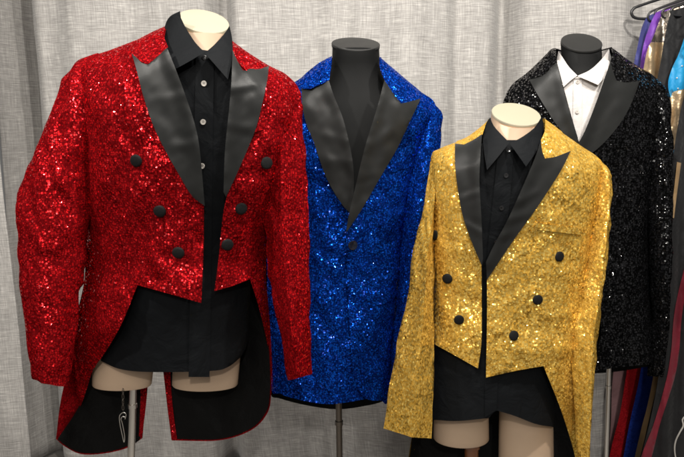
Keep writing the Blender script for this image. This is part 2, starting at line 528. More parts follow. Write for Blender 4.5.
# hanging chain and clip
ch = thing('chain', 'short steel chain with a wire clip hanging under the cream thigh beside the chrome pole', 'chain', at(123, 390, Y-.02))
for i in range(4):
    c = at(123, 391+i*5.5, Y-.02); a = .0022; h = .0062
    d = Vector((1, 0, 0)) if i % 2 else Vector((.35, .94, 0))
    link('chain_link', pipe_bm([c+d*a*math.cos(t*PI/8)+Vector((0, 0, h*math.sin(t*PI/8))) for t in range(16)], .0008, 8, closed=True), DARKSTEEL, ch)
pts = [(125, 419), (126, 414), (123, 412.5), (119.5, 416), (120, 424), (122.5, 436), (124, 442), (124.6, 436), (122.5, 424), (121, 419), (122.5, 416.5), (125, 417)]
link('wire_clip', pipe_bm(curve_pts([at(x, y, Y-.02+.001*(i > 6)) for i, (x, y) in enumerate(pts)]), .0009, 8), CHROME, ch)

sh = thing('dress_shirt', 'black cotton dress shirt with pale buttons under the red tailcoat', 'shirt', at(200, 372, Y))
fr = RS.front(0.004)
sheet('shirt_body', [(172, 45, C), (236, 55, C), (262, 78), (272, 140), (256, 235), (250, 300), (248, 340), (241, 357, C), (228, 367), (210, 371), (150, 372), (120, 369), (101, 361, C), (98, 320), (100, 260), (95, 180), (100, 100), (140, 60)],
      fr, SHIRT, sh, step=4, back=RS.rear(.0))
pk = RS.front(.0075)
pl = sheet('placket', [(196, 56, C), (214, 56, C), (213, 130), (212, 220), (211, 300), (209.5, 377, C), (188.5, 377, C), (190, 300), (193, 200), (194.5, 120)], pk, SHIRT, sh, .003, 3)
RN = Body(Y-.005, [(0, 166, 230), (25, 163, 234), (50, 150, 246), (80, 132, 264)], [(0, .05), (25, .068), (45, .100), (60, .122), (80, .140)], [(100, -200), (300, -200)], 10, n=2.2, wr=.001, seed=4)
sheet('collar_leaf', [(180, 11, C), (170, 16.5), (165, 26), (163, 45), (168, 60), (176.5, 68.5, C), (190, 61), (204.6, 52.2, C), (195, 42), (186, 28), (181, 18, C)], RN.front(.012), SHIRT, sh, .004, 2.5)
sheet('collar_leaf', [(229.5, 26, C), (232, 38), (232.5, 56), (228, 79.5, C), (217, 67), (204.6, 53, C), (214, 45), (224, 34)], RN.front(.012), SHIRT, sh, .004, 2.5)
sheet('collar_band', [(180, 14, C), (205, 22), (229, 28, C), (233, 45), (233, 66, C), (200, 62), (164, 54, C), (164, 40), (168, 20)], RN.rear(.004), SHIRT, sh, .004, 4)
button(pk, 204.5, 58, .0055, DKBTN, pl)
for px, py in ((204, 83.5), (203.2, 122), (202.3, 166)): button(pk, px, py, .0056, PEARL, pl, True)
button(pk, 201, 212, .0056, DKBTN, pl)

co = thing('tailcoat', 'red sequin tailcoat with charcoal satin peak lapels and long black lined tails', 'tailcoat', at(170, 440, Y), 'sequin jackets on dress forms')
fo = R.front(.022)
sheet('front_panel', [(166, 28, C), (140, 38.5), (110, 50), (88, 58), (74, 72), (76, 110), (82, 160), (86, 235), (85, 275), (77, 320), (67, 370), (61, 402), (56, 438, C), (69, 422), (80, 407), (87, 388), (93, 370), (106, 351), (122, 323), (137.5, 285, C), (170, 294), (201.3, 303, C), (203.5, 250), (204, 205, C), (196, 150), (182, 95), (163, 48, C)], fo, RED, co, .003, 3.5, mb=LINING)
sheet('front_panel', [(235, 45, C), (250, 54), (268, 65), (288, 76), (300, 95), (294, 140), (282, 190), (269, 235), (266, 275), (268, 300), (271, 340), (273, 390, C), (270.5, 365), (266.5, 340), (259, 308), (250, 279, C), (232, 286), (214.5, 291, C), (219, 255), (223, 215), (227, 196, C), (231, 150), (235, 95)], fo, RED, co, .003, 3.5, mb=LINING)
bk = R.rear(.022)
sheet('back_panel', [(166, 31, C), (138, 43), (95, 60), (74, 76), (76, 114), (82, 164), (86, 235), (84, 290, C), (267, 290, C), (268, 235), (282, 190), (294, 144), (300, 99), (268, 69), (231, 46, C), (200, 49)], lambda x, y: bk(x, y)-.003, LINING, co, .004, 6, mb=RED)
def tail(outl, rim, strip):
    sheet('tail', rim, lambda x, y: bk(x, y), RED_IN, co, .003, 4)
    sheet('tail_lining', outl, lambda x, y: bk(x, y)-.006, LINING, co, .004, 4)
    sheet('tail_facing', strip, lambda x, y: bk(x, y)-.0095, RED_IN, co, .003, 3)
tail([(136, 284, C), (122, 322), (106, 350), (93, 369), (79, 406), (57.5, 439, C), (66, 446), (82, 453), (106, 452), (128, 446), (141, 437), (143.5, 410), (146, 372), (150, 284, C)],
     [(84, 284, C), (76, 320), (67, 370), (60, 405), (56, 439, C), (66, 447.2), (82, 454.2), (106, 453.2), (128, 447.5), (142.5, 438, C), (145, 410), (147.5, 372), (151, 284, C)],
     [(143.5, 284, C), (152, 284, C), (148.5, 372), (145.5, 410), (141.5, 437.5, C), (139, 436, C), (140.5, 400), (141, 372)])
tail([(158, 284, C), (264, 284, C), (267, 330), (269.5, 360), (270, 392), (266, 412), (250, 429), (219, 439), (173, 439, C), (168, 400), (163, 350)],
     [(157, 284, C), (267, 284, C), (269, 330), (271, 360), (271.2, 393), (267.2, 413.5), (250.5, 430.5), (219, 440.3), (172, 440.5, C), (167, 400), (161.5, 350)],
     [(156.5, 284, C), (164, 284, C), (169, 350), (172, 400), (177, 439.2, C), (171.5, 440.2, C), (166.5, 400), (161.2, 350)])
lap = roll
sheet('lapel', [(131.5, 53, C), (136, 57), (142, 63), (148, 64.5, C), (157, 57), (167, 47.5, C), (176, 70), (186, 97), (195, 125), (200, 152), (204.8, 206, C), (192, 196), (178, 173), (165, 150), (153, 125), (143, 95), (136, 68)], lap(R.front(.025, .3), [(167, 47), (186, 97), (200, 152), (204.8, 206)], crease=[(186, 92, 148, 98, .003, 6), (198, 140, 162, 146, .003, 6)]), SATIN, co, .004, 3)
sheet('lapel', [(232.5, 50, C), (237, 60), (243.5, 70.5), (250, 68.5, C), (259, 69), (269, 65.5, C), (267, 82), (262, 105), (256, 128), (246, 153), (235, 178), (226, 197, C), (223.5, 192, C), (225, 150), (229, 110), (231.5, 80)], lap(R.front(.025, .3), [(232, 50), (229, 110), (224, 192)], crease=[(231, 92, 264, 84, .004, 5), (229, 128, 256, 132, .0035, 6), (246, 74, 262, 100, .003, 4)]), SATIN, co, .004, 3)
sheet('collar_leaf', [(165.5, 26, C), (152, 32), (139, 39), (133, 45), (131.5, 53, C), (142, 62), (148, 64, C), (157, 57), (168, 47, C), (164, 36)], R.front(.028), RED, co, .004, 2.5)
sheet('collar_leaf', [(231, 40, C), (246, 51), (258, 59), (268.5, 66, C), (259, 70.5), (248, 72.5, C), (238, 62), (231, 52, C)], R.front(.028), RED, co, .004, 2.5)
sheet('collar_band', [(165.5, 26, C), (200, 40), (231, 40, C), (234, 60, C), (200, 66), (160, 52, C)], lambda x, y: RN.rear(.012)(x, y), RED, co, .004, 4)
for px, py in ((136.5, 160.5), (160, 211), (178.5, 252.5), (266.3, 163), (241, 208.5), (227.3, 244.5)): button(fo, px, py, .0125, BTN, co)
sheet('pocket_welt', [(236, 131, C), (262, 124, C), (263, 130, C), (237, 137, C)], R.front(.026), RED, co, .003, 3)
sleeve('sleeve', [(98, 53, 110, 66, -.02, .02), (78, 61, 108, 100, -.025, .045), (62, 86, 102, 140, -.035, .060), (49, 119, 97, 175, -.045, .064), (37, 148, 92, 205, -.055, .064), (26, 174, 89, 228, -.06, .062), (18, 201, 86, 252, -.065, .06), (17, 226, 83, 275, -.07, .058), (19, 265, 80, 300, -.075, .055), (24, 310, 77, 330, -.08, .05), (29, 350, 72, 362, -.085, .046), (33, 377, 67, 386, -.085, .044)],
       Y, RED, co, .35, .1, 2., .007)
sleeve('sleeve', [(268, 68, 284, 75, -.02, .02), (269, 98, 299, 91, -.03, .042), (267, 140, 303, 122, -.04, .052), (265, 190, 306, 168, -.05, .055), (265, 235, 308, 218, -.06, .055), (270, 282, 310, 266, -.07, .052), (279, 328, 310, 318, -.08, .052), (288.5, 380, 312, 374, -.085, .05)],
       Y, RED, co, .92, -.1, 3., .005)

# ================================================================== BLUE JACKET
Y = 1.86
SHB = [(262, 105), (285, 90), (303, 77), (327, 58), (355, 50), (380, 58), (401, 76), (420, 92), (440, 112)]
B_ = Body(Y, [(55, 275, 440), (110, 278, 436), (150, 284, 420), (200, 286, 408), (300, 276, 398), (385, 270, 391), (412, 270, 390)],
          [(50, .10), (120, .125), (200, .115), (260, .105), (330, .12), (410, .125)], SHB, 40, seed=21, wr=.013)
BM = Body(Y, [(50, 332.5, 379), (64, 332, 380), (76, 328.5, 384), (88, 320, 392), (100, 306, 406), (115, 294, 420), (150, 296, 410), (200, 298, 400), (300, 292, 390), (385, 290, 384)],
          [(44, .074), (56, .072), (64, .068), (76, .068), (90, .076), (110, .092), (140, .104), (200, .10), (260, .09), (330, .10), (410, .10)], [(200, -300), (500, -300)], 36, seed=22, wr=0)
mq = thing('mannequin', 'black dress form with flat black neck cap wearing the blue sequin blazer', 'mannequin', (at(338, 420, Y).x, Y, 0), 'dress forms in a row')
sheet('torso', [(332.4, 44.5, C), (337, 48), (345, 50.2), (356, 51.3), (367, 50.6), (375, 48.8), (379.2, 45.8, C), (379.5, 56), (381, 68), (385, 78), (392, 88), (404, 100), (406, 150), (394, 220), (388, 380, C), (296, 380, C), (300, 220), (306, 150), (308, 100), (320, 88), (328, 77), (331.5, 66), (332.2, 56)], BM.front(0), MATBLACK, mq, step=5, back=BM.rear(-.01))
neck(355.8, 44.5, Y-.01, 23.5, math.radians(22), math.radians(2), [(355.8, 50, 22, .004), (356, 56, 18, .004)], MATBLACK, CAPBLACK, mq)
pole(at(338.5, 380, Y), at(339.5, 457, Y), .0095, DARKSTEEL, mq, collars=[(.55, .012, .008)])
co = thing('blazer', 'royal blue sequin blazer with charcoal peak lapels closed by one button', 'blazer', at(332, 408, Y), 'sequin jackets on dress forms')
fo = B_.front(.026)
fu = B_.front(.012)
sheet('front_panel', [(327, 58, C), (303, 76.5), (285, 90), (280, 110), (285, 150), (287, 200), (277, 300), (271, 384), (281, 394), (305, 401), (332, 404), (366, 399, C), (362, 380), (360, 300), (358, 214, C), (342, 150), (329, 80, C)], fu, BLUE, co, .003, 3.5, mb=LINING)
sheet('front_panel', [(380, 57, C), (401, 75.5), (420, 91), (436, 108), (420, 150), (408, 200), (398, 300), (390, 396), (380, 400), (370, 400), (360.5, 393), (353, 370), (348.5, 310), (346, 232, C), (359, 190), (374, 130), (390, 82, C)], fo, BLUE, co, .003, 3.5, mb=LINING)
bk = B_.rear(.012)
sheet('back_panel', [(327, 61, C), (303, 80), (283, 94), (280, 114), (285, 154), (287, 200), (277, 300), (270, 386), (282, 399), (332, 409), (370, 405), (389, 399, C), (398, 300), (408, 200), (420, 154), (436, 112), (420, 95), (380, 60, C), (355, 70)], bk, LINING, co, .004, 5, mb=BLUE)
sheet('lapel', [(328.5, 79.5, C), (316, 86), (310, 88.5, C), (301.5, 88, C), (302.5, 107), (307, 126), (314, 143), (326, 177), (341, 203), (352, 215, C), (353.5, 204, C), (353, 164), (344, 122), (334, 96)], roll(B_.front(.014, .3), [(329, 80), (342, 121), (353, 164), (353, 210)], .008, 7, .006, crease=[(344, 138, 308, 128, .004, 6), (350, 160, 320, 156, .003, 6)]), SATIN, co, .004, 2.5)
sheet('lapel', [(384.5, 80, C), (393, 93), (401, 103.5, C), (410, 101.5), (421, 98.5, C), (412, 117), (398, 147), (380, 178), (362, 209), (346, 233, C), (349, 214), (355.5, 186), (365, 147), (377, 108)], roll(B_.front(.028, .3), [(385, 80), (377, 108), (364, 147), (355, 186), (347, 230)], .008, 7, .006, crease=[(368, 150, 400, 130, .004, 6), (362, 180, 385, 172, .003, 5)]), SATIN, co, .004, 2.5)
BN = Body(Y, [(50, 325, 383), (70, 322, 387), (90, 318, 394), (110, 300, 412)], [(50, .05), (70, .075), (100, .11)], [(200, -300), (500, -300)], 10, n=2.2, wr=.001, seed=4)
sheet('collar_leaf', [(332, 56, C), (324, 60), (316, 65), (303, 76), (300, 82), (302, 88.5, C), (310, 89, C), (319, 85), (329, 80.5, C), (331, 68)], lambda x, y: min(B_.front(.029)(x, y), BN.front(-.02)(x, y)), BLUE, co, .004, 2.2)
sheet('collar_leaf', [(379.5, 57, C), (388, 64), (401, 75), (412, 85), (420.5, 98.5, C), (410, 103), (401.5, 104.5, C), (393, 94), (384.5, 80.5, C), (380, 68)], lambda x, y: min(B_.front(.029)(x, y), BN.front(-.02)(x, y)), BLUE, co, .004, 2.2)
sheet('collar_band', [(329, 57, C), (355, 62), (381, 57, C), (386, 72), (388, 92, C), (355, 96), (322, 92, C), (324, 72)], BN.rear(.006), BLUE, co, .004, 4)
button(fo, 352.5, 245, .0135, plain('navy_shell_button', (.006, .008, .016), .15, var=.3, coat=1.), co, True)
sheet('pocket_welt', [(389, 169, C), (414, 162, C), (414.5, 166, C), (390, 173, C)], B_.front(.029), BLUE, co, .003, 3)
sheet('pocket_flap', [(366, 292, C), (396, 284, C), (395, 299), (367, 308, C)], B_.front(.029), BLUE, co, .003, 3)
sleeve('sleeve', [(288, 90, 302, 97, -.01, .02), (277, 120, 305, 135, -.015, .045), (270, 190, 303, 195, -.02, .05), (265, 255, 299, 260, -.03, .05), (264, 310, 296, 314, -.035, .046), (267, 362, 296, 366, -.04, .042)], Y, BLUE, co, .4, 0, 12., .007)
sleeve('sleeve', [(418, 94, 431, 101, -.01, .02), (415, 120, 441, 114, -.02, .042), (408, 160, 439, 154, -.03, .05), (404, 208, 434, 202, -.04, .052), (400, 258, 429, 252, -.05, .05), (396, 308, 423, 302, -.06, .046), (391, 356, 415, 351, -.065, .042), (386, 397, 407, 392, -.065, .04)], Y, BLUE, co, .45, 0, 13., .007)

# ================================================================== BLACK SEQUIN JACKET
Y = 1.93
SHK = [(498, 110), (511, 86), (529, 72), (550, 50), (581, 46), (612, 49), (640, 68), (652, 75), (664, 86), (674, 110)]
K_ = Body(Y, [(50, 506, 664), (110, 506, 662), (160, 512, 656), (220, 515, 650), (300, 518, 652), (375, 516, 658)],
          [(50, .10), (120, .12), (200, .11), (260, .10), (375, .115)], SHK, 38, seed=31, wr=.008)
KM = Body(Y, [(50, 512, 656), (110, 514, 652), (160, 520, 646), (220, 524, 642), (300, 528, 640), (375, 530, 640)],
          [(50, .09), (120, .105), (200, .098), (260, .088), (375, .10)], SHK, 36, seed=32, wr=.001)
mq = thing('mannequin', 'black capped dress form wearing the white shirt and black sequin jacket', 'mannequin', (at(610, 400, Y).x, Y, 0), 'dress forms in a row')
sheet('torso', [(555, 80, C), (605, 80, C), (640, 100), (636, 200), (632, 340, C), (536, 340, C), (530, 200), (525, 110)], KM.front(-.015, 0), MATBLACK, mq, step=8, back=KM.rear(-.02, 0))
neck(581.5, 43, Y-.01, 19.5, math.radians(34), 0., [(581.5, 56, 18.8, 0), (581, 66, 19.5, 0), (580, 76, 22, .004), (580, 92, 34, .015)], MATBLACK, CAPBLACK, mq)
pole(at(610, 330, Y), at(606, 457, Y), .0075, CHROME, mq, collars=[(.44, .009, .006)])
sh = thing('dress_shirt', 'white cotton shirt with open pointed collar under the black sequin jacket', 'shirt', at(580, 300, Y))
fr = KM.front(.006)
sheet('shirt_body', [(558, 60, C), (577, 77), (608, 60, C), (630, 90), (630, 200), (628, 320, C), (535, 320, C), (530, 200), (530, 100)], fr, WHITE, sh, step=3.5, back=KM.rear(0))
pl = sheet('placket', [(573.5, 80, C), (582, 80, C), (581, 200), (581, 318, C), (572, 318, C), (572, 200)], KM.front(.009), WHITE, sh, .002, 3)
KN = Body(Y-.005, [(40, 559, 606), (60, 556, 611), (90, 548, 620)], [(40, .05), (60, .075), (75, .10), (90, .122)], [(400, -300), (700, -300)], 10, n=2.2, wr=.001, seed=4)
sheet('collar_leaf', [(558.5, 51, C), (556, 66), (558, 78), (562.5, 88, C), (570, 81), (577.3, 75.5, C), (569, 67), (563, 58)], KN.front(.008), WHITE, sh, .003, 2.2)
sheet('collar_leaf', [(609, 49, C), (611.5, 62), (607, 74), (598, 85, C), (588, 80.5), (577.3, 76, C), (590, 70), (601, 60)], KN.front(.008), WHITE, sh, .003, 2.2)
sheet('collar_band', [(558.5, 51, C), (581, 56), (609, 49, C), (611, 66, C), (581, 72), (556, 66, C)], KN.rear(.004), WHITE, sh, .003, 4)
for px, py in ((577.5, 82), (577, 112)): button(KM.front(.010), px, py, .005, PEARL, pl, True)
co = thing('tuxedo_jacket', 'black sequin jacket with wide charcoal lapels over a white shirt', 'jacket', at(600, 370, Y), 'sequin jackets on dress forms')
fo = K_.front(.016); fu = K_.front(.011)
sheet('front_panel', [(550.5, 50, C), (529, 71), (511, 86), (505, 105), (511, 160), (514, 220), (517, 300), (516, 371, C), (560, 374), (600, 371, C), (590, 260), (580, 146, C), (567, 100), (557, 62, C)], fu, BLACKSEQ, co, .003, 3.5, mb=LINING)
sheet('front_panel', [(612, 49, C), (640, 67.5), (652, 74.5), (661, 86), (661, 110), (656, 160), (650, 220), (652, 300), (657, 364, C), (630, 366), (593, 371, C), (598, 350), (601, 320), (596, 270), (585, 210), (577, 146, C), (593, 115), (615, 62, C)], fo, BLACKSEQ, co, .003, 3.5, mb=LINING)
sheet('back_panel', [(550.5, 53, C), (529, 75), (511, 90), (505, 109), (511, 164), (514, 220), (517, 300), (516, 372, C), (600, 373), (657, 365, C), (652, 300), (650, 220), (656, 164), (661, 114), (661, 90), (652, 78.5), (612, 52, C), (581, 62)], K_.rear(.012), LINING, co, .004, 6, mb=BLACKSEQ)
sheet('lapel', [(557, 62, C), (548, 70), (541, 75.5, C), (529, 79.5, C), (536, 92), (545, 107), (556, 124), (568, 138), (578.5, 147, C), (578, 138, C), (573, 122), (566, 98), (560, 76)], roll(K_.front(.013, .3), [(557, 62), (566, 98), (578, 140)], .008, 7, .006), SATIN, co, .004, 2.5)
sheet('lapel', [(610.5, 61, C), (613, 71), (616.5, 80.5, C), (626, 82.5), (639.5, 81, C), (634, 97), (625, 116), (612, 134), (596, 150), (580, 160, C), (577.5, 146, C), (587, 126), (597, 100), (605, 77)], roll(K_.front(.018, .3), [(610, 61), (603, 80), (587, 126), (578, 146)], .008, 7, .006), SATIN, co, .004, 2.5)
sheet('collar_leaf', [(556, 48, C), (550, 50), (541, 61), (531, 70), (529, 79, C), (541, 76, C), (549, 70), (557.5, 62.5, C), (556, 55)], lambda x, y: min(K_.front(.02)(x, y), KN.front(-.02)(x, y)), BLACKSEQ, co, .004, 2.2)
sheet('collar_leaf', [(610.5, 47, C), (618, 52), (630, 62), (640, 69), (639.5, 81, C), (627, 83.5), (616.5, 81.5, C), (613, 72), (610.5, 61.5, C), (612, 53)], lambda x, y: min(K_.front(.02)(x, y), KN.front(-.02)(x, y)), BLACKSEQ, co, .004, 2.2)
sheet('collar_band', [(554, 48, C), (581, 54), (612, 47, C), (615, 66, C), (581, 76), (552, 66, C)], KN.rear(.010), BLACKSEQ, co, .004, 4)
sheet('pocket_welt', [(617, 145, C), (640, 138, C), (641, 142, C), (618, 149, C)], K_.front(.019), BLACKSEQ, co, .003, 3)
sleeve('sleeve', [(514, 86, 526, 84, -.01, .02), (504, 104, 526, 108, -.015, .042), (500, 150, 524, 156, -.02, .05), (498, 220, 522, 225, -.03, .05), (499, 290, 520, 294, -.035, .046), (501, 350, 520, 352, -.04, .04)], Y, BLACKSEQ, co, .4, 0, 41., .007)
sleeve('sleeve', [(638, 71, 651, 76, -.01, .02), (641, 100, 667, 93, -.02, .042), (645, 150, 671, 146, -.03, .05), (648, 205, 671, 205, -.04, .05), (650, 260, 670, 260, -.05, .047), (652, 315, 668, 315, -.055, .042), (649, 376, 662, 377, -.055, .038)], Y, BLACKSEQ, co, .4, 0, 43., .007)

# ================================================================== GOLD TAILCOAT
Y = 1.62
SHG = [(422, 170), (431, 157), (440, 149), (467, 138), (488, 121), (515, 112), (545, 120), (562, 133), (582, 147), (601, 160), (612, 175)]
G = Body(Y, [(115, 428, 606), (150, 430, 606), (200, 432, 600), (250, 432, 592), (300, 433, 586), (366, 428, 582), (440, 414, 588), (510, 402, 594)],
         [(110, .09), (190, .115), (250, .11), (310, .10), (380, .11), (500, .115)], SHG, 40, seed=51, wr=.0075,
         rec=[(350, 0), (400, .03), (450, .08), (510, .15)], seams=[(574, 240, 568, 420), (452, 215, 446, 350)])
GS = Body(Y, [(115, 434, 600), (150, 436, 600), (200, 438, 592), (250, 438, 580), (300, 436, 570), (366, 430, 560), (430, 429, 557)],
          [(110, .085), (190, .105), (250, .098), (310, .09), (380, .095), (450, .10)], SHG, 38, seed=52, wr=.002)
mq = thing('mannequin', 'cream dress form with a brown wooden post wearing the gold sequin tailcoat', 'mannequin', (at(471, 450, Y).x, Y, 0), 'dress forms in a row')
sheet('torso', [(490, 150, C), (540, 150, C), (575, 180), (560, 300), (550, 400, C), (436, 400, C), (440, 300), (450, 180)], GS.front(-.02, 0), CREAM, mq, step=8, back=GS.rear(-.02, 0))
neck(516, 115, Y-.015, 24, math.radians(30), math.radians(3), [(515.5, 128, 24, 0), (514, 142, 24, 0), (512, 154, 28, .005), (512, 172, 42, .01)], CREAM, CREAMTOP, mq)
leg(461, 380, 28, 461, 437.5, 29.5, Y, .75, CREAM, mq, .02)
leg(526, 380, 27.5, 526, 478, 29.5, Y, .75, CREAM, mq, .02)
pole(at(471.5, 432, Y+.005), at(471.5, 470, Y+.005), .0185, WOOD, mq, collars=[(.35, .0225, .006), (1.1, .024, .02)])
sh = thing('dress_shirt', 'black cotton shirt with dark buttons under the gold tailcoat', 'shirt', at(495, 420, Y))
sheet('shirt_body', [(490, 140, C), (541, 140, C), (570, 165), (578, 200), (568, 290), (560, 350), (556, 400), (554, 427, C), (536, 424), (515, 416), (497, 410.5, C), (493, 413), (489, 418, C), (457, 421), (430.5, 419.5, C), (431, 370), (438, 290), (440, 200), (450, 160)], GS.front(.004), SHIRT, sh, step=4, back=GS.rear(0))
pk = GS.front(.0075)
pl = sheet('placket', [(498, 150, C), (514, 150, C), (510, 200), (504, 260), (500, 330), (496.5, 410, C), (485, 417.5, C), (485, 330), (487, 260), (493, 200)], pk, SHIRT, sh, .003, 3)
GN = Body(Y-.005, [(100, 485, 546), (125, 479, 551), (150, 464, 562), (175, 452, 574)], [(100, .05), (125, .072), (145, .102), (160, .122), (175, .134)], [(300, -300), (800, -300)], 10, n=2.2, wr=.001, seed=4)
sheet('collar_leaf', [(490, 117.5, C), (485.5, 125), (483, 140), (484.5, 155), (487, 170, C), (498, 157), (509.4, 142.5, C), (501, 134), (494, 126)], GN.front(.012), SHIRT, sh, .004, 2.5)
sheet('collar_leaf', [(541.5, 117, C), (544, 126), (542, 138), (536, 152), (526, 166.5, C), (518, 155), (509.6, 143.5, C), (522, 137), (534, 128)], GN.front(.012), SHIRT, sh, .004, 2.5)
sheet('collar_band', [(490, 118, C), (515, 124), (541.5, 117, C), (545, 135), (545, 152, C), (515, 158), (482, 150, C), (484, 132)], GN.rear(.004), SHIRT, sh, .004, 4)
for px, py in ((508.5, 150), (506, 175.5), (501.5, 208), (496.5, 242)): button(pk, px, py, .0056, DKBTN, pl, True)
co = thing('tailcoat', 'gold sequin tailcoat with charcoal satin lapels and six black covered buttons', 'tailcoat', at(500, 455, Y), 'sequin jackets on dress forms')
fo = G.front(.020)
sheet('front_panel', [(488.5, 121, C), (467, 137.5), (440, 148.5), (431, 158), (432, 200), (432, 250), (433.5, 300), (434, 344, C), (456, 356), (478, 368.5, C), (481.5, 338), (481.5, 265, C), (476, 200), (477, 136, C)], fo, GOLD, co, .003, 3.5, mb=LINING)
sheet('front_panel', [(545, 120, C), (562, 132.5), (582, 146.5), (600, 159.5), (607, 178), (600, 205), (592, 250), (586, 300), (580, 366), (584, 430), (591, 505, C), (580, 480), (573.5, 450), (561, 410), (543.5, 366, C), (515, 371), (486, 377.5, C), (487, 320), (487, 279, C), (512, 219), (531, 178), (547, 147, C)], fo, GOLD, co, .003, 3.5, mb=LINING)
bk = G.rear(.020)
sheet('back_panel', [(488.5, 124, C), (467, 141), (440, 152.5), (431, 162), (432, 250), (433.5, 300), (430, 344, C), (582, 344, C), (586, 300), (592, 250), (600, 205), (607, 178), (600, 163.5), (582, 150), (545, 123, C), (515, 139)], lambda x, y: bk(x, y)-.003, LINING, co, .004, 6, mb=GOLD)
for o_, i_ in (([(428, 340, C), (420, 400), (412, 436), (407, 470), (404, 508, C), (470, 520), (498, 515, C), (500, 340, C)], 1), ([(500, 340, C), (502, 515, C), (540, 520), (592, 508, C), (585, 440), (581, 400), (580, 340, C)], -1)):
    sheet('tail', o_, bk, GOLD, co, .003, 6)
    sheet('tail_lining', [(x+(1.2*i_ if abs(x-500) > 5 else 0), y-(1.2 if y > 500 else 0), *r) for x, y, *r in o_], lambda x, y: bk(x, y)-.006, LINING, co, .004, 6)
sheet('lapel', [(482, 134, C), (473, 140), (464, 144.5, C), (455, 143.5, C), (455, 160), (456.5, 180), (462, 213), (471, 240), (481.8, 266, C), (483, 258, C), (481.5, 220), (479.5, 182), (480.5, 155)], roll(G.front(.023, .3), [(482, 134), (479.5, 182), (482.5, 262)], .010, 8, crease=[(480, 190, 456, 198, .004, 4), (483, 232, 461, 218, .004, 4), (481, 160, 457, 168, .003, 5)]), SATIN, co, .004, 3)
sheet('lapel', [(541, 140, C), (542, 150), (545, 158.5, C), (556, 156.5), (570.5, 151, C), (565, 163), (557, 177), (536, 209), (513, 241), (493, 271), (487, 280, C), (486, 262, C), (494, 245), (508.5, 218), (527, 177), (536, 155)], roll(G.front(.023, .3), [(541, 140), (527, 177), (508, 218), (487, 262)], .010, 8, crease=[(512, 208, 545, 189, .004, 4), (504, 224, 534, 214, .004, 4.5), (497, 240, 520, 233, .003, 4)]), SATIN, co, .004, 3)
sheet('collar_leaf', [(488.5, 120, C), (478, 129), (466, 137.5), (457, 141), (455, 144, C), (464, 145.5, C), (473, 141), (482.5, 134.5, C), (485, 127)], G.front(.026), GOLD, co, .004, 2.5)
sheet('collar_leaf', [(545, 119, C), (556, 127), (563, 133), (567, 141), (571, 151, C), (556, 158), (545, 160, C), (541, 150), (541, 140, C), (545, 130)], G.front(.026), GOLD, co, .004, 2.5)
sheet('collar_band', [(488, 119, C), (515, 128), (545, 118, C), (548, 150, C), (515, 160), (481, 150, C)], GN.rear(.012), GOLD, co, .004, 4)
for px, py in ((435.5, 235), (447.5, 278.5), (459, 319.5), (559, 256.4), (537.5, 299.5), (513.5, 335.5)): button(fo, px, py, .0125, BTN, co)
sheet('pocket_welt', [(535.5, 223, C), (582, 228.5, C), (581, 235, C), (535, 229.5, C)], G.front(.0245), GOLD, co, .003, 3)
sleeve('sleeve', [(438, 150, 446, 153, -.01, .015), (429.5, 166, 441, 176, -.015, .035), (426, 195, 437, 203, -.025, .045), (421, 222, 435, 232, -.04, .05), (414, 250, 434, 262, -.055, .05), (407, 298, 434, 305, -.075, .055), (399, 336, 433.5, 346, -.09, .06), (392.5, 370, 433, 388, -.10, .062), (384, 428.5, 431.5, 438.5, -.11, .06)], Y, GOLD, co, .95, .05, 61., .005)
sleeve('sleeve', [(590, 155, 601, 161, -.01, .02), (593, 190, 610.5, 175, -.02, .04), (588, 230, 608.5, 218, -.035, .048), (581.5, 280, 604, 266, -.05, .05), (573, 322, 599.5, 312, -.065, .048), (572.5, 365, 595, 355, -.075, .044), (576, 415, 591, 408, -.08, .04), (579, 470, 587, 468, -.085, .035)], Y, GOLD, co, .6, .1, 63., .007)

# ================================================================== CURTAINS
def curtain(name, label, x0, x1, Yc, amp, seed, lean=0., folds=()):
    bm = bmesh.new(); uvl = bm.loops.layers.uv.new('cloth')
    nx = int((x1-x0)/.008); nzv = 46; rows = []; U = []
    def yy(x, z):
        k = .75+.25*z/2.6
        w = math.sin(x*10.5+seed+1.2*math.sin(x*3.1+seed))+.42*math.sin(x*21+2*seed+1.1*math.sin(x*5.3))+.12*math.sin(x*47+3*seed)
        pass
        w += sum(dp*math.exp(-((x-xc)/wd)**2) for xc, wd, dp in folds)/amp
        return Yc+amp*k*w+.012*nz(x*9, z*1.3, seed)+.004*nz(x*30, z*5, seed+3)
    for j in range(nzv+1):
        z = .02+2.66*j/nzv; row = []; u = 0; us = []; px = None
        for i in range(nx+1):
            x = x0+(x1-x0)*i/nx; y = yy(x, z)
            if px: u += math.hypot(x-px[0], y-px[1])
            px = (x, y); us.append(u); row.append(bm.verts.new((x+lean*(1-z/2.6)+.006*nz(x*4, z*2, seed+8), y, z)))
        rows.append(row); U.append(us)
    for j in range(nzv):
        for i in range(nx):
            f = bm.faces.new((rows[j][i], rows[j][i+1], rows[j+1][i+1], rows[j+1][i]))
            for l, (a, b) in zip(f.loops, ((j, i), (j, i+1), (j+1, i+1), (j+1, i))):
                l[uvl].uv = (U[a][b]+seed, 2.66*a/nzv)
    o = link(name, bm, LINEN)
    mo = o.modifiers.new('thickness', 'SOLIDIFY'); mo.thickness = .0025
    return tag(o, label, 'curtain', 'grey linen curtains')
curtain('curtain', 'wide grey linen curtain hanging in soft folds behind the jackets', -1.30, 2.3, 2.45, .027, 2.2, folds=[(at(p, 200, 2.45).x, w_, d_) for p, w_, d_ in ((20, .06, .22), (224, .038, .17), (170, .08, -.03), (345, .03, .02), (400, .12, -.03), (455, .03, .03), (504, .042, .16), (560, .07, -.03))])
xl = at(6, 200, 2.33).x
curtain('curtain', 'narrow grey linen curtain at the left edge overlapping the wide one', -2.3, xl-.005, 2.28, .024, 5.1, lean=.05)

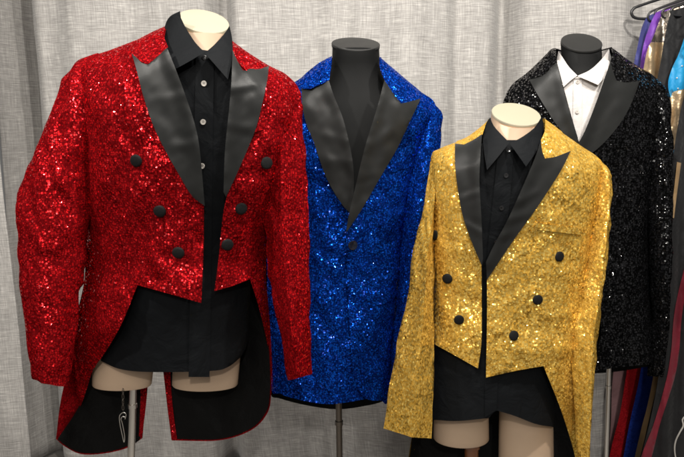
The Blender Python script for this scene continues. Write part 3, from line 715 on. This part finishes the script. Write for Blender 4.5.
# ================================================================== CLOTHES RACK
rack = [(690, -9, 2.34), (694, -10, 2.29), (704, -11, 2.24), (712, -12, 2.19), (722, -6, 2.14)]
rail0 = at(690, -24, 2.40); rail1 = at(735, -32, 1.90)
rl = thing('clothes_rack', 'dark metal clothes rail with two tiers beyond the right edge', 'clothes rack', (rail0.x, 2.2, 0))
def zrail(Yv):
    t = (Yv-rail0.y)/(rail1.y-rail0.y); return rail0+(rail1-rail0)*t
link('rail', pipe_bm([zrail(2.42), zrail(1.7)], .012, 16), DARKSTEEL, rl)
low0 = at(672, 196, 2.40); low1 = at(720, 180, 1.90)
def zlow(Yv):
    t = (Yv-2.40)/(1.90-2.40); return low0+(low1-low0)*t
link('rail', pipe_bm([zlow(2.42), zlow(1.7)], .012, 16), DARKSTEEL, rl)
for Yv in (2.42, 1.7):
    a = zrail(Yv); l_ = zlow(Yv); rt = Vector((a.x+.45, Yv, 0))
    link('upright', pipe_bm(curve_pts([a, Vector((a.x+.3, Yv, a.z)), Vector((a.x+.45, Yv, a.z-.1)), Vector((a.x+.45, Yv, .6)), rt+Vector((0, 0, .01))]), .013, 14), DARKSTEEL, rl)
    link('crossbar', pipe_bm([l_, Vector((a.x+.45, Yv, l_.z))], .010, 12), DARKSTEEL, rl)

def hanger(cx, cy, Yv, ex, ey, label, thick=.0042):
    """one-piece plastic hanger: two sloping arms, lower bar and a hook over the rail; ex, ey its left end"""
    o = thing('coat_hanger', label, 'hanger', at(cx, cy, Yv), 'black hangers on the rail')
    w = cx-ex; dr = ey-cy
    L = []
    for s in (1, -1):
        seq = [(cx-s*2, cy+1), (cx-s*w*.35, cy+dr*.30), (cx-s*w*.88, cy+dr*.78), (cx-s*w*.98, cy+dr*.95), (cx-s*w*1.0, cy+dr*1.12), (cx-s*w*.95, cy+dr*1.30), (cx-s*w*.8, cy+dr*1.36), (cx-s*w*.4, cy+dr*1.33)]
        L += seq if s == 1 else list(reversed(seq))
    path = curve_pts([at(x, y, Yv) for x, y in L], 6)
    link('arms', pipe_bm(path[:-1], thick, 10, closed=True), HANGER, o)
    p = at(cx, cy, Yv); q = zrail(Yv); r = .018
    t = q+Vector((0, 0, .002))
    hk = [p, Vector((p.x, Yv, p.z+.008)), Vector((q.x+r, Yv, q.z-.012))]+[Vector((q.x+r*math.cos(a), Yv, q.z+r*math.sin(a)-.003)) for a in (0, .6, 1.2, 1.8, 2.4, 3.0, 3.5)]
    link('hook', pipe_bm(curve_pts(hk, 5), .0024, 8), HANGER, o)

def hang(Yv, fold=.012, seed=0., sl=0.):
    def d(px, py):
        return Yv+fold*(math.sin(px*.33+seed+py*.012)+.7*nz(px*.12, py*.012, seed))+.004*nz(px*.2, py*.08, seed)-sl*(px-660)/400
    return d
NAVY = cloth('navy_velvet', (.030, .033, .14), (.05, .055, .20), rough=.6, sheen=.3, wr=.2)
PURP = cloth('purple_satin', (.10, .025, .24), (.17, .05, .36), rough=.5, sheen=.3, wr=.2)
SILV = plain('silver_foil', (.62, .55, .48), .25, metal=.95, var=.35, bump=.8)
GOLDF = plain('gold_foil', (.70, .52, .32), .32, metal=.8, var=.35, bump=.6)
BLKC = cloth('black_jersey', (.006, .006, .007), (.013, .013, .014), rough=.75, sheen=.2, wr=.3)
TURQ = cloth('turquoise_satin', (.006, .18, .40), (.012, .27, .52), rough=.45, sheen=.2, wr=.3, spec=.5)
MAUV = cloth('mauve_cloth', (.14, .075, .08), (.19, .105, .11), rough=.7, wr=.2)
CRIM = cloth('crimson_cloth', (.15, .010, .022), (.22, .02, .035), rough=.55, wr=.2)
RCLO = sequin('red_glitter_cloth', (.24, .006, .008), (.36, .012, .016), back=(.22, .007, .01), scale=260, tilt=.4, metal=.1, coat=.3, gap=.2)
BCLO = sequin('blue_glitter_cloth', (.008, .022, .16), (.014, .036, .24), back=(.008, .02, .13), scale=260, tilt=.4, metal=.1, coat=.3, gap=.2)
TAN = cloth('tan_cloth', (.26, .165, .08), (.36, .24, .12), rough=.6, wr=.2)
GEM = plain('clear_gem', (.75, .8, .85), .08, metal=.6, coat=1)

names = ['black plastic hanger with its rounded end poking out left of the navy garment', 'thin black hanger carrying the navy velvet garment', 'black hanger inside the purple garment shoulder', 'black hanger above the silver and gold garment', 'black hanger inside the long black garment']
hanger(692, -11, 2.37, 631.5, 11, names[0], .0050)
hanger(697, -6, 2.33, 648, 15, names[1], .0036)
hanger(703, -6, 2.28, 655, 12, names[2], .0036)
hanger(712, -6, 2.23, 662, 12, names[3], .0036)
hanger(722, -6, 2.18, 671, 10, names[4], .0040)
GR = 'garments packed on the rack'
def garment(name, label, cat, parts, Yv, org, fold=.01, seed=0., th=.03):
    o = thing(name, label, cat, at(*org, Yv), GR)
    for nm, pts, m in parts: sheet(nm, pts, hang(Yv, fold, seed), m, o, th, 3.5)
    return o
garment('hanging_blouse', 'navy velvet top, the leftmost garment on the rack', 'clothing', [('bodice', [(648, 16, C), (672, 6), (697, -2, C), (725, 6), (746, 18, C), (752, 330, C), (615, 335, C), (624, 150), (631, 80), (634.5, 60), (637, 49), (641, 30), (645, 20)], NAVY)], 2.325, (690, 335), .012, 1)
garment('hanging_blouse', 'purple satin top hanging between the navy and the metallic garment', 'clothing', [('bodice', [(656, 12.5, C), (680, 4), (703, -2, C), (735, 8), (752, 18, C), (756, 330, C), (628, 335, C), (632, 150), (637, 90), (641, 60), (644, 43), (649.5, 26), (653, 18)], PURP)], 2.275, (695, 335), .012, 2)
garment('hanging_blouse', 'shiny garment silver at the shoulder and gold below on the rack', 'clothing', [('bodice', [(663, 12, C), (690, 3), (712, -2, C), (745, 8), (762, 18, C), (764, 40), (764, 42, C), (700, 43), (651, 42, C), (654, 35), (659, 22)], SILV), ('skirt', [(651, 42.2, C), (700, 43.2), (764, 42.2, C), (766, 330, C), (640, 335, C), (638, 150), (641, 90), (645, 60), (648, 48)], GOLDF)], 2.225, (700, 335), .012, 3)
garment('hanging_dress', 'plain black jersey dress hanging in front of the metallic garment', 'clothing', [('bodice', [(671, 11, C), (695, 4), (722, -2, C), (752, 8), (772, 18, C), (776, 330, C), (650, 335, C), (652, 150), (656, 90), (661, 60), (663.5, 43), (667, 26)], BLKC)], 2.175, (710, 335), .010, 4)
o = garment('hanging_costume', 'turquoise satin costume with clear gems and a gold waist at right edge', 'clothing', [('bodice', [(692, 20, C), (720, 5), (735, 2, C), (765, 12), (780, 30, C), (778, 82, C), (684, 89), (670.4, 97.5, C), (668.3, 88), (668.7, 79), (673, 66), (677, 58), (681, 48), (686, 33)], TURQ),
      ('waist', [(670.2, 97.7, C), (684, 89.2), (778, 82.2, C), (778, 150, C), (668, 150, C), (671, 135), (669.5, 118), (668, 104)], GOLDF), ('skirt', [(667, 150.2, C), (778, 150.2, C), (780, 330, C), (662, 335, C), (664, 200)], TURQ)], 2.12, (720, 335), .008, 5, .025)
for px, py in ((677, 78), (678, 88.5), (682, 66)):
    button(hang(2.12, .008, 5), px, py, .0026, GEM, o, name='gem')
hanger(732, -6, 2.125, 686, 16, 'black hanger carrying the turquoise costume', .0036)
o = garment('hanging_coat', 'black coat with tan strap and crimson edging nearest at the right edge', 'clothing', [('bodice', [(684, 97, C), (720, 40), (742, 20, C), (790, 60), (800, 200), (800, 520, C), (628, 520, C), (640, 462), (652, 412), (660, 364), (664, 300), (666, 230), (669, 190), (674, 150), (680, 113)], BLKC)], 2.05, (730, 520), .010, 6)
sheet('edging', [(700, 210, C), (704, 214, C), (684, 302), (679, 352), (674, 380), (660, 424), (651.6, 457), (632, 522, C), (620, 522, C), (641, 457), (653.7, 424), (666, 381), (671, 352), (676.7, 300)], lambda x, y: hang(2.05, .010, 6)(x, y)-.005, CRIM, o, .004, 2.5)
sheet('strap', [(677, 162, C), (681.2, 163, C), (677.5, 190), (674, 218, C), (670.3, 218, C), (674, 190)], lambda x, y: hang(2.05, .010, 6)(x, y)-.006, TAN, o, .004, 2)
for px, py in (((681.5, 418), (683.5, 424)), ((676, 449), (674.5, 441))): pass
link('trim', pipe_bm(curve_pts([at(x, y, hang(2.05, .010, 6)(x, y)-.004) for x, y in ((684.5, 417), (682.5, 420), (683.2, 426), (680, 432), (676, 440), (674.6, 448), (675.5, 457), (678, 464))], 6), .0026, 8), plain('pale_cord', (.45, .43, .40), .5), o)
hanger(742, 12, 2.055, 690, 34, 'black hanger carrying the black coat', .0036)
# lower tier, lengths of cloth folded over the lower rail
def low(name, label, pts, m, Yv, seed, fold=.005):
    o = sheet(name, pts, hang(Yv, fold, seed), m, None, .02, 3.5)
    return tag(o, label, 'clothing', GR)
low('hanging_trousers', 'mauve trousers on the lower rail just right of the silver pole', [(655, 196, C), (690, 186, C), (700, 360), (700, 540, C), (604, 540, C), (608, 470), (611, 420), (614, 368), (632, 270)], MAUV, 2.36, 1)
low('hanging_trousers', 'red glitter trousers between the mauve and blue ones', [(664, 195, C), (698, 185, C), (704, 360), (704, 540, C), (594, 540, C), (605, 480), (612, 445), (620, 413), (626.5, 373), (640, 290)], RCLO, 2.31, 2)
low('hanging_trousers', 'royal blue glitter trousers right of the red ones', [(670, 193, C), (702, 184, C), (710, 360), (708, 540, C), (606, 540, C), (619, 480), (629, 426), (635.6, 396), (641, 368), (652, 290)], BCLO, 2.26, 3)
low('hanging_trousers', 'tan trousers showing as a narrow strip beside the blue ones', [(676, 192, C), (706, 183, C), (714, 360), (712, 540, C), (620, 540, C), (630, 480), (641, 430), (647, 407), (653.7, 373), (664, 300)], TAN, 2.21, 4)
low('hanging_trousers', 'black trousers between the tan and the crimson ones', [(684, 190, C), (712, 182, C), (720, 360), (716, 540, C), (622, 540, C), (632, 482), (640.5, 455), (650, 415), (659, 374), (672, 290)], BLKC, 2.16, 5)

# ================================================================== FLOOR
bm = bmesh.new()
vs = [bm.verts.new(p) for p in ((-6, -4, 0), (6, -4, 0), (6, 4, 0), (-6, 4, 0))]; bm.faces.new(vs)
fl = link('floor', bm, FLOOR); fl['kind'] = 'structure'

# ================================================================== LIGHT
w = bpy.data.worlds.new('World'); SC.world = w; w.use_nodes = True
bg = w.node_tree.nodes['Background']; bg.inputs[0].default_value = (1, .97, .93, 1); bg.inputs[1].default_value = .13
def area(name, loc, aim, size, power, col=(1, .95, .88), sy=None):
    l = bpy.data.lights.new(name, 'AREA'); l.energy = power; l.color = col; l.size = size
    if sy: l.shape = 'RECTANGLE'; l.size_y = sy
    o = bpy.data.objects.new(name, l); COL.objects.link(o); o.location = loc
    o.rotation_euler = (Vector(aim)-Vector(loc)).to_track_quat('-Z', 'Y').to_euler()
area('ceiling_panel', (.1, .35, 2.75), (.1, 1.9, 1.0), 1.6, 12, sy=.8)
area('ceiling_panel', (-.7, -1.2, 2.7), (.1, 2.0, .7), 2.2, 38, sy=1.2)
area('ceiling_spot', (-1.25, .65, 2.65), (-.3, 1.4, 1.2), .08, 30)
area('ceiling_spot', (.15, .85, 2.7), (.1, 1.8, 1.3), .08, 30)
area('ceiling_spot', (.95, .75, 2.7), (.6, 1.7, 1.3), .08, 32)
area('ceiling_spot', (.3, -1.6, 2.6), (0, 1.6, 1.0), .09, 30)

vs_ = SC.view_settings; vs_.view_transform = 'Standard'; vs_.look = 'None'; vs_.exposure = 0; vs_.gamma = 1
SC.cycles.use_denoising = True
SC.cycles.sample_clamp_indirect = 6
SC.cycles.max_bounces = 6
SC.cycles.filter_width = 1.7
